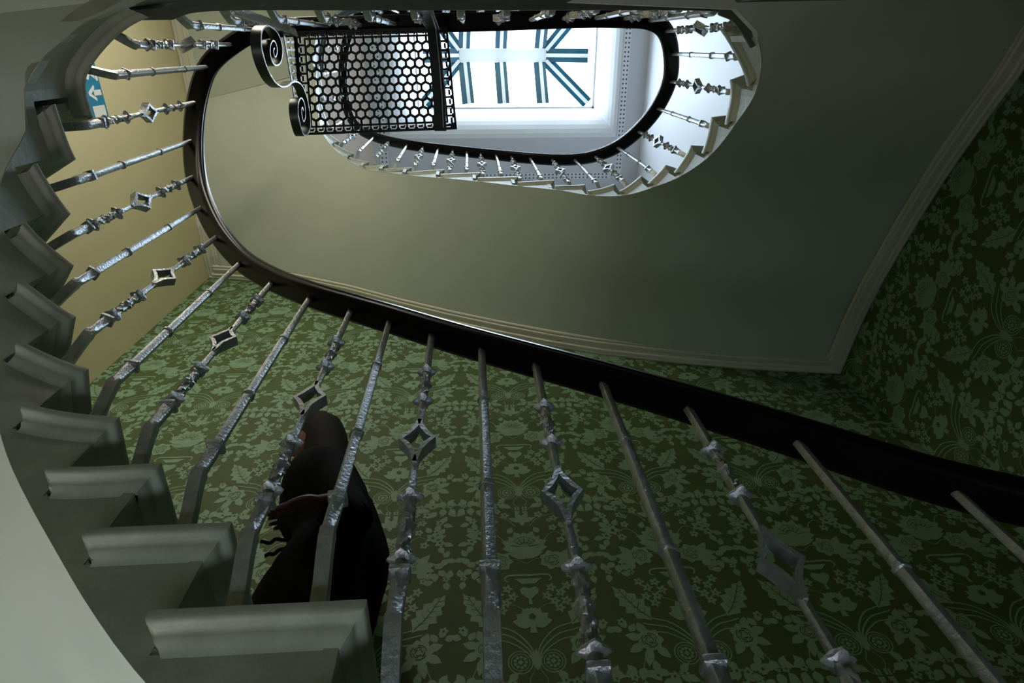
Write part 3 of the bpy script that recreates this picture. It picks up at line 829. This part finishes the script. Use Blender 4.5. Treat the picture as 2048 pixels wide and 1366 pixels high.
# ------------------------------------------------------------------ blue sign on the left wall
sg = thing('exit_sign', 'blue wall sign with white arrow beside the curved stair edge', 'sign', (XL, .25, 4.0))
k = XL/-2.16
def SG(y, z, h=0.): return Vector((XL+.004+h, y*k, z*k))
bm = bmesh.new(); 
def plate(bm, P, h0, h1):
    loft(bm, [[SG(*p, h0) for p in P], [SG(*p, h1) for p in P]])
plate(bm, [(-.02,3.83),(.385,3.83),(.385,3.99),(-.02,3.99)], -.004, .004); obj('plate', bm, M['signblue'], sg)
bm = bmesh.new(); plate(bm, [(.315,3.848),(.375,3.848),(.375,3.972),(.315,3.972)], .0045, .0055); obj('door_symbol', bm, M['signwhite'], sg)
bm = bmesh.new()
plate(bm, [(.232,3.975),(.262,3.975),(.262,3.90),(.232,3.90)], .0045, .0055)
plate(bm, [(.205,3.915),(.225,3.915),(.250,3.872),(.272,3.915),(.292,3.915),(.256,3.846),(.240,3.846)], .0045, .0055); obj('arrow_symbol', bm, M['signwhite'], sg)
bm = bmesh.new()
plate(bm, [(.17+.017*math.cos(2*PI*i/14), 3.965+.014*math.sin(2*PI*i/14)) for i in range(14)], .0045, .0055)
plate(bm, [(.135,3.952),(.175,3.946),(.150,3.905),(.178,3.880),(.165,3.850),(.150,3.853),(.155,3.876),(.130,3.898),(.108,3.858),(.094,3.866),(.122,3.915),(.128,3.935),(.105,3.925),(.098,3.938)], .0045, .0055); obj('running_figure', bm, M['signwhite'], sg)

# ------------------------------------------------------------------ person climbing the stairs
YP = 1.40
def pp(x, y, dy=0.): return aty(x, y, YP+dy)
per = thing('person', 'person in a long black hooded coat climbing the stairs behind the balusters, in profile', 'person', (-.45, YP, TZ(2)))
head_c = pp(637, 892); hs = .118
# body: one continuous skin surface
me = bpy.data.meshes.new('body'); bmb = bmesh.new()
J = {}
def jn(n, p, r): J[n] = (Vector(p), r)
neck = pp(645, 945); chest = pp(655, 1010); pel = pp(672, 1120)
jn('pel', pel, .10); jn('waist', pp(665, 1065), .10); jn('chest', chest, .115); jn('neck', neck, .05); jn('head', head_c, .07)
for s, nm in ((-1, 'l'), (1, 'r')):
    jn('sh'+nm, chest+Vector((0, s*.13, .06)), .05); 
    jn('hip'+nm, pel+Vector((0, s*.08, -.03)), .075)
jn('eln', pp(705, 1040, -.20), .042); jn('wrn', pp(650, 1000, -.25), .025)
jn('elf', pp(690, 1060, .16), .042); jn('wrf', pp(625, 1030, .10), .025)
zt2 = TZ(2); zt3 = TZ(3)
jn('knl', Vector((-.56, YP-.08, 1.27)), .05); jn('anl', Vector((-.60, YP-.08, zt3+.07)), .035); jn('tol', Vector((-.72, YP-.08, zt3+.03)), .028)
jn('knr', Vector((-.44, YP+.08, 1.12)), .05); jn('anr', Vector((-.40, YP+.08, zt2+.07)), .035); jn('tor', Vector((-.52, YP+.08, zt2+.03)), .028)
order = list(J); vs = {n: bmb.verts.new(J[n][0]-ORG[per.name]) for n in order}
for a, b in (('pel','waist'),('waist','chest'),('chest','neck'),('neck','head'),('chest','shl'),('chest','shr'),('shl','eln'),('eln','wrn'),('shr','elf'),('elf','wrf'),('pel','hipl'),('pel','hipr'),('hipl','knl'),('knl','anl'),('anl','tol'),('hipr','knr'),('knr','anr'),('anr','tor')): bmb.edges.new((vs[a], vs[b]))
bmb.to_mesh(me); bmb.free(); me.materials.append(M['cloth'])
bo = bpy.data.objects.new('body', me); COL.objects.link(bo); bo.parent = per
sm = bo.modifiers.new('Skin', 'SKIN')
sv = me.skin_vertices.new(name='') if hasattr(me.skin_vertices, 'new') and not me.skin_vertices else None
if me.skin_vertices:
    for i, n in enumerate(order): me.skin_vertices[0].data[i].radius = (J[n][1], J[n][1]); me.skin_vertices[0].data[i].use_root = (n == 'pel')
su = bo.modifiers.new('Sub', 'SUBSURF'); su.levels = 2; su.render_levels = 2
# head with a face in profile looking left and slightly down
bm = bmesh.new(); bmesh.ops.create_uvsphere(bm, u_segments=40, v_segments=28, radius=1)
for v in bm.verts:
    x, y, z = v.co
    X = x*.092; Y = y*.072; Z = z*.118
    if z < 0: X *= 1-.22*z*z; Y *= 1-.40*z*z
    if x < 0:
        g = lambda z0, w: math.exp(-((z-z0)/w)**2)*math.exp(-(y/.20)**2)
        X -= .030*g(-.12, .14)+.012*g(.02, .16); X -= .010*g(-.42, .07)+.008*g(-.56, .07); X -= .014*g(-.84, .12)*1.4
        X += .012*math.exp(-((z-.10)/.09)**2)*math.exp(-((abs(y)-.36)/.16)**2)
        X += .006*g(-.49, .03)
        X -= .006*math.exp(-((z-.25)/.07)**2)*math.exp(-((abs(y)-.3)/.25)**2)
    v.co = Vector((X, Y, Z))
Rm = Matrix.Rotation(math.radians(-12), 4, 'Y')
bmesh.ops.transform(bm, matrix=Matrix.Translation(head_c)@Rm, verts=bm.verts)
hd = obj('head', bm, M['skin'], per, smooth=True)
for s in (-1, 1):
    bm = bmesh.new(); bmesh.ops.create_uvsphere(bm, u_segments=12, v_segments=8, radius=.011)
    bmesh.ops.transform(bm, matrix=Matrix.Translation(head_c)@Rm@Matrix.Translation((-.078, s*.030, .012)), verts=bm.verts); obj('eye', bm, M['hair'], hd, smooth=True)
    bm = bmesh.new(); bmesh.ops.create_uvsphere(bm, u_segments=12, v_segments=8, radius=1)
    bmesh.ops.transform(bm, matrix=Matrix.Translation(head_c)@Rm@Matrix.Translation((.012, s*.072, -.015))@Matrix.Diagonal((.018, .008, .030, 1)), verts=bm.verts); obj('ear', bm, M['skin'], hd, smooth=True)
# hair and hood shell: head cap open at the face, falling to the shoulders
def shell(name, spine, mat, seg=28, lumps=0.):
    bm = bmesh.new(); rings = []
    for (c, rx, ry, tilt) in spine:
        ring = []
        for i in range(seg):
            a = 2*PI*i/seg; r = 1+lumps*math.sin(5*a+c.z*31)*.5+lumps*math.sin(9*a-c.z*17)*.5
            p = Vector((rx*r*math.cos(a), ry*r*math.sin(a), 0)); p.rotate(Matrix.Rotation(tilt, 3, 'Y')); ring.append(c+p)
        rings.append(ring)
    loft(bm, rings); return obj(name, bm, mat, per, smooth=True)
def S(xf, xb, y, ry, tilt=0., dy=0.):       # ring from front/back silhouette pixels
    a = pp(xf, y); b = pp(xb, y); c = (a+b)/2; c.y += dy; return (c, (b-a).length/2, ry, tilt)
shell('hair', [S(632,650,842,.02), S(612,672,846,.06), S(602,686,856,.082), S(601,692,872,.092), S(602,697,888,.096), S(604,701,905,.094), S(608,704,925,.088), S(610,708,945,.085)], M['hair'], lumps=.05)
shell('coat', [S(596,707,940,.085), S(588,714,955,.125), S(576,724,975,.175), S(566,734,1000,.205), S(561,744,1025,.205), S(560,755,1045,.195), S(568,763,1065,.180), S(585,770,1085,.165), S(583,776,1110,.170), S(570,778,1135,.185), S(556,770,1160,.200), S(545,762,1185,.21), S(535,752,1210,.21), S(530,742,1240,.20), S(535,732,1275,.185), S(540,728,1300,.175)], M['cloth'], lumps=.05)
# sleeves
for dy, sh, el, wr_ in ((-1, 'shl', 'eln', 'wrn'), (1, 'shr', 'elf', 'wrf')):
    bm = bmesh.new(); a, b, c = J[sh][0], J[el][0], J[wr_][0]
    tube(bm, catmull([a, (a+b)/2, b, (b+c)/2, b+(c-b)*.82], 4), .058, 12); obj('sleeve', bm, M['cloth'], per, smooth=True)
# hands
def hand(w, dirv, side, curl):
    palm_d = Vector(dirv).normalized(); up = Vector((0, side*.5, .85)); sidev = palm_d.cross(up).normalized(); up = sidev.cross(palm_d).normalized()
    bm = bmesh.new()
    rings = []
    for t, a, b in ((-.01,.022,.017),(.015,.028,.016),(.045,.036,.014),(.075,.038,.012),(.085,.034,.010)):
        c = w+palm_d*t; rings.append([c+sidev*a*math.cos(2*PI*i/14)+up*b*math.sin(2*PI*i/14) for i in range(14)])
    loft(bm, rings)
    for f, (o, L_) in enumerate(((-.028,.066),(-.010,.076),(.010,.072),(.027,.056))):
        p = w+palm_d*.078+sidev*o; pts = [p]; d = palm_d.copy()
        for j in range(3):
            d = (d-up*(curl*(.5+.3*j))).normalized(); p = p+d*L_*(.45, .32, .23)[j]; pts.append(p)
        tube(bm, catmull(pts, 3), [.0085-.0025*i/9 for i in range(10)], 8)
    p = w+palm_d*.025-sidev*.026; d = (palm_d*.7-sidev*.7).normalized()
    tube(bm, catmull([p, p+d*.028, p+d*.045+palm_d*.014-up*.004, p+d*.05+palm_d*.036-up*.010], 3), [.011-.004*i/9 for i in range(10)], 8)
    return obj('hand', bm, M['skin'], per, smooth=True)
hand(J['wrn'][0], (-1, -.05, -.34), -1, .12)
hand(J['wrf'][0], (-.9, -.2, -.35), 1, .35)
for nm in ('l', 'r'):
    a = J['an'+nm][0]; b = J['to'+nm][0]; bm = bmesh.new()
    z0 = b.z-.03
    rings = []
    for t, w_, h_ in ((-.06,.030,.05),(0,.036,.075),(.06,.038,.055),(.12,.042,.040),(.165,.030,.025)):
        c = Vector((a.x-t, a.y, z0)); rings.append([c+Vector((0, w_*math.cos(PI*i/8), h_*math.sin(PI*i/8))) for i in range(9)])
    loft(bm, rings); obj('shoe', bm, M['carpet'], per, smooth=True)
# coat cords hanging at the front
for pts in (((592,1072),(570,1080),(552,1078),(540,1086),(529,1084),(522,1083)), ((592,1080),(574,1095),(558,1100),(548,1108),(538,1108),(530,1112))):
    bm = bmesh.new(); tube(bm, catmull([pp(*q, -.12) for q in pts], 4), .0055, 6); obj('coat_cord', bm, M['cloth'], per, smooth=True)

# ------------------------------------------------------------------ lights
def area(name, loc, rot, sx, sy, e, col):
    l = bpy.data.lights.new(name, 'AREA'); l.shape = 'RECTANGLE'; l.size = sx; l.size_y = sy; l.energy = e; l.color = col
    o = bpy.data.objects.new(name, l); COL.objects.link(o); o.location = (loc[0], loc[1], loc[2]+ZO); o.rotation_euler = rot; return o
def aimed(name, loc, tgt, sx, sy, e, col, spread=180):
    d = Vector(tgt)-Vector(loc)
    o = area(name, loc, d.to_track_quat('-Z', 'Y').to_euler(), sx, sy, e, col); o.data.spread = math.radians(spread); return o
area('daylight_above_skylight', ((fx0+fx1)/2, (fy0+fy1)/2, 9.3), (0, 0, 0), 2.7, 1.6, 430, (.74, .88, 1.0))
# tall window on the wall behind the viewer, left side, at the half landing
aimed('landing_window_light', (-1.35, YN+.06, 3.75), (-1.75, 1.0, 3.0), .9, 1.3, 50, (1.0, .91, .78), 150)
# lamp on the lower landing, washing the underside of the lower flight
aimed('lower_hall_light', (-1.0, 1.15, -1.5), (-1.05, 1.1, 1.0), .8, .6, 9.5, (1.0, .89, .97), 110)
world = bpy.data.worlds.new('World'); bpy.context.scene.world = world; world.use_nodes = True
bg = world.node_tree.nodes['Background']; bg.inputs[0].default_value = (.80, .90, 1.0, 1); bg.inputs[1].default_value = 4.5

# ------------------------------------------------------------------ camera
cam = bpy.data.cameras.new('Camera'); co = bpy.data.objects.new('Camera', cam); COL.objects.link(co)
co.matrix_world = Matrix.Translation((0, 0, ZO)) @ CR.to_4x4()
cam.sensor_width = 36; cam.lens = F/2048*36; cam.clip_start = .02
sc = bpy.context.scene; sc.camera = co
sc.view_settings.view_transform = 'Standard'; sc.view_settings.look = 'None'; sc.view_settings.gamma = 1; sc.view_settings.use_curve_mapping = False
sc.view_settings.exposure = 0.0
sc.cycles.max_bounces = 8
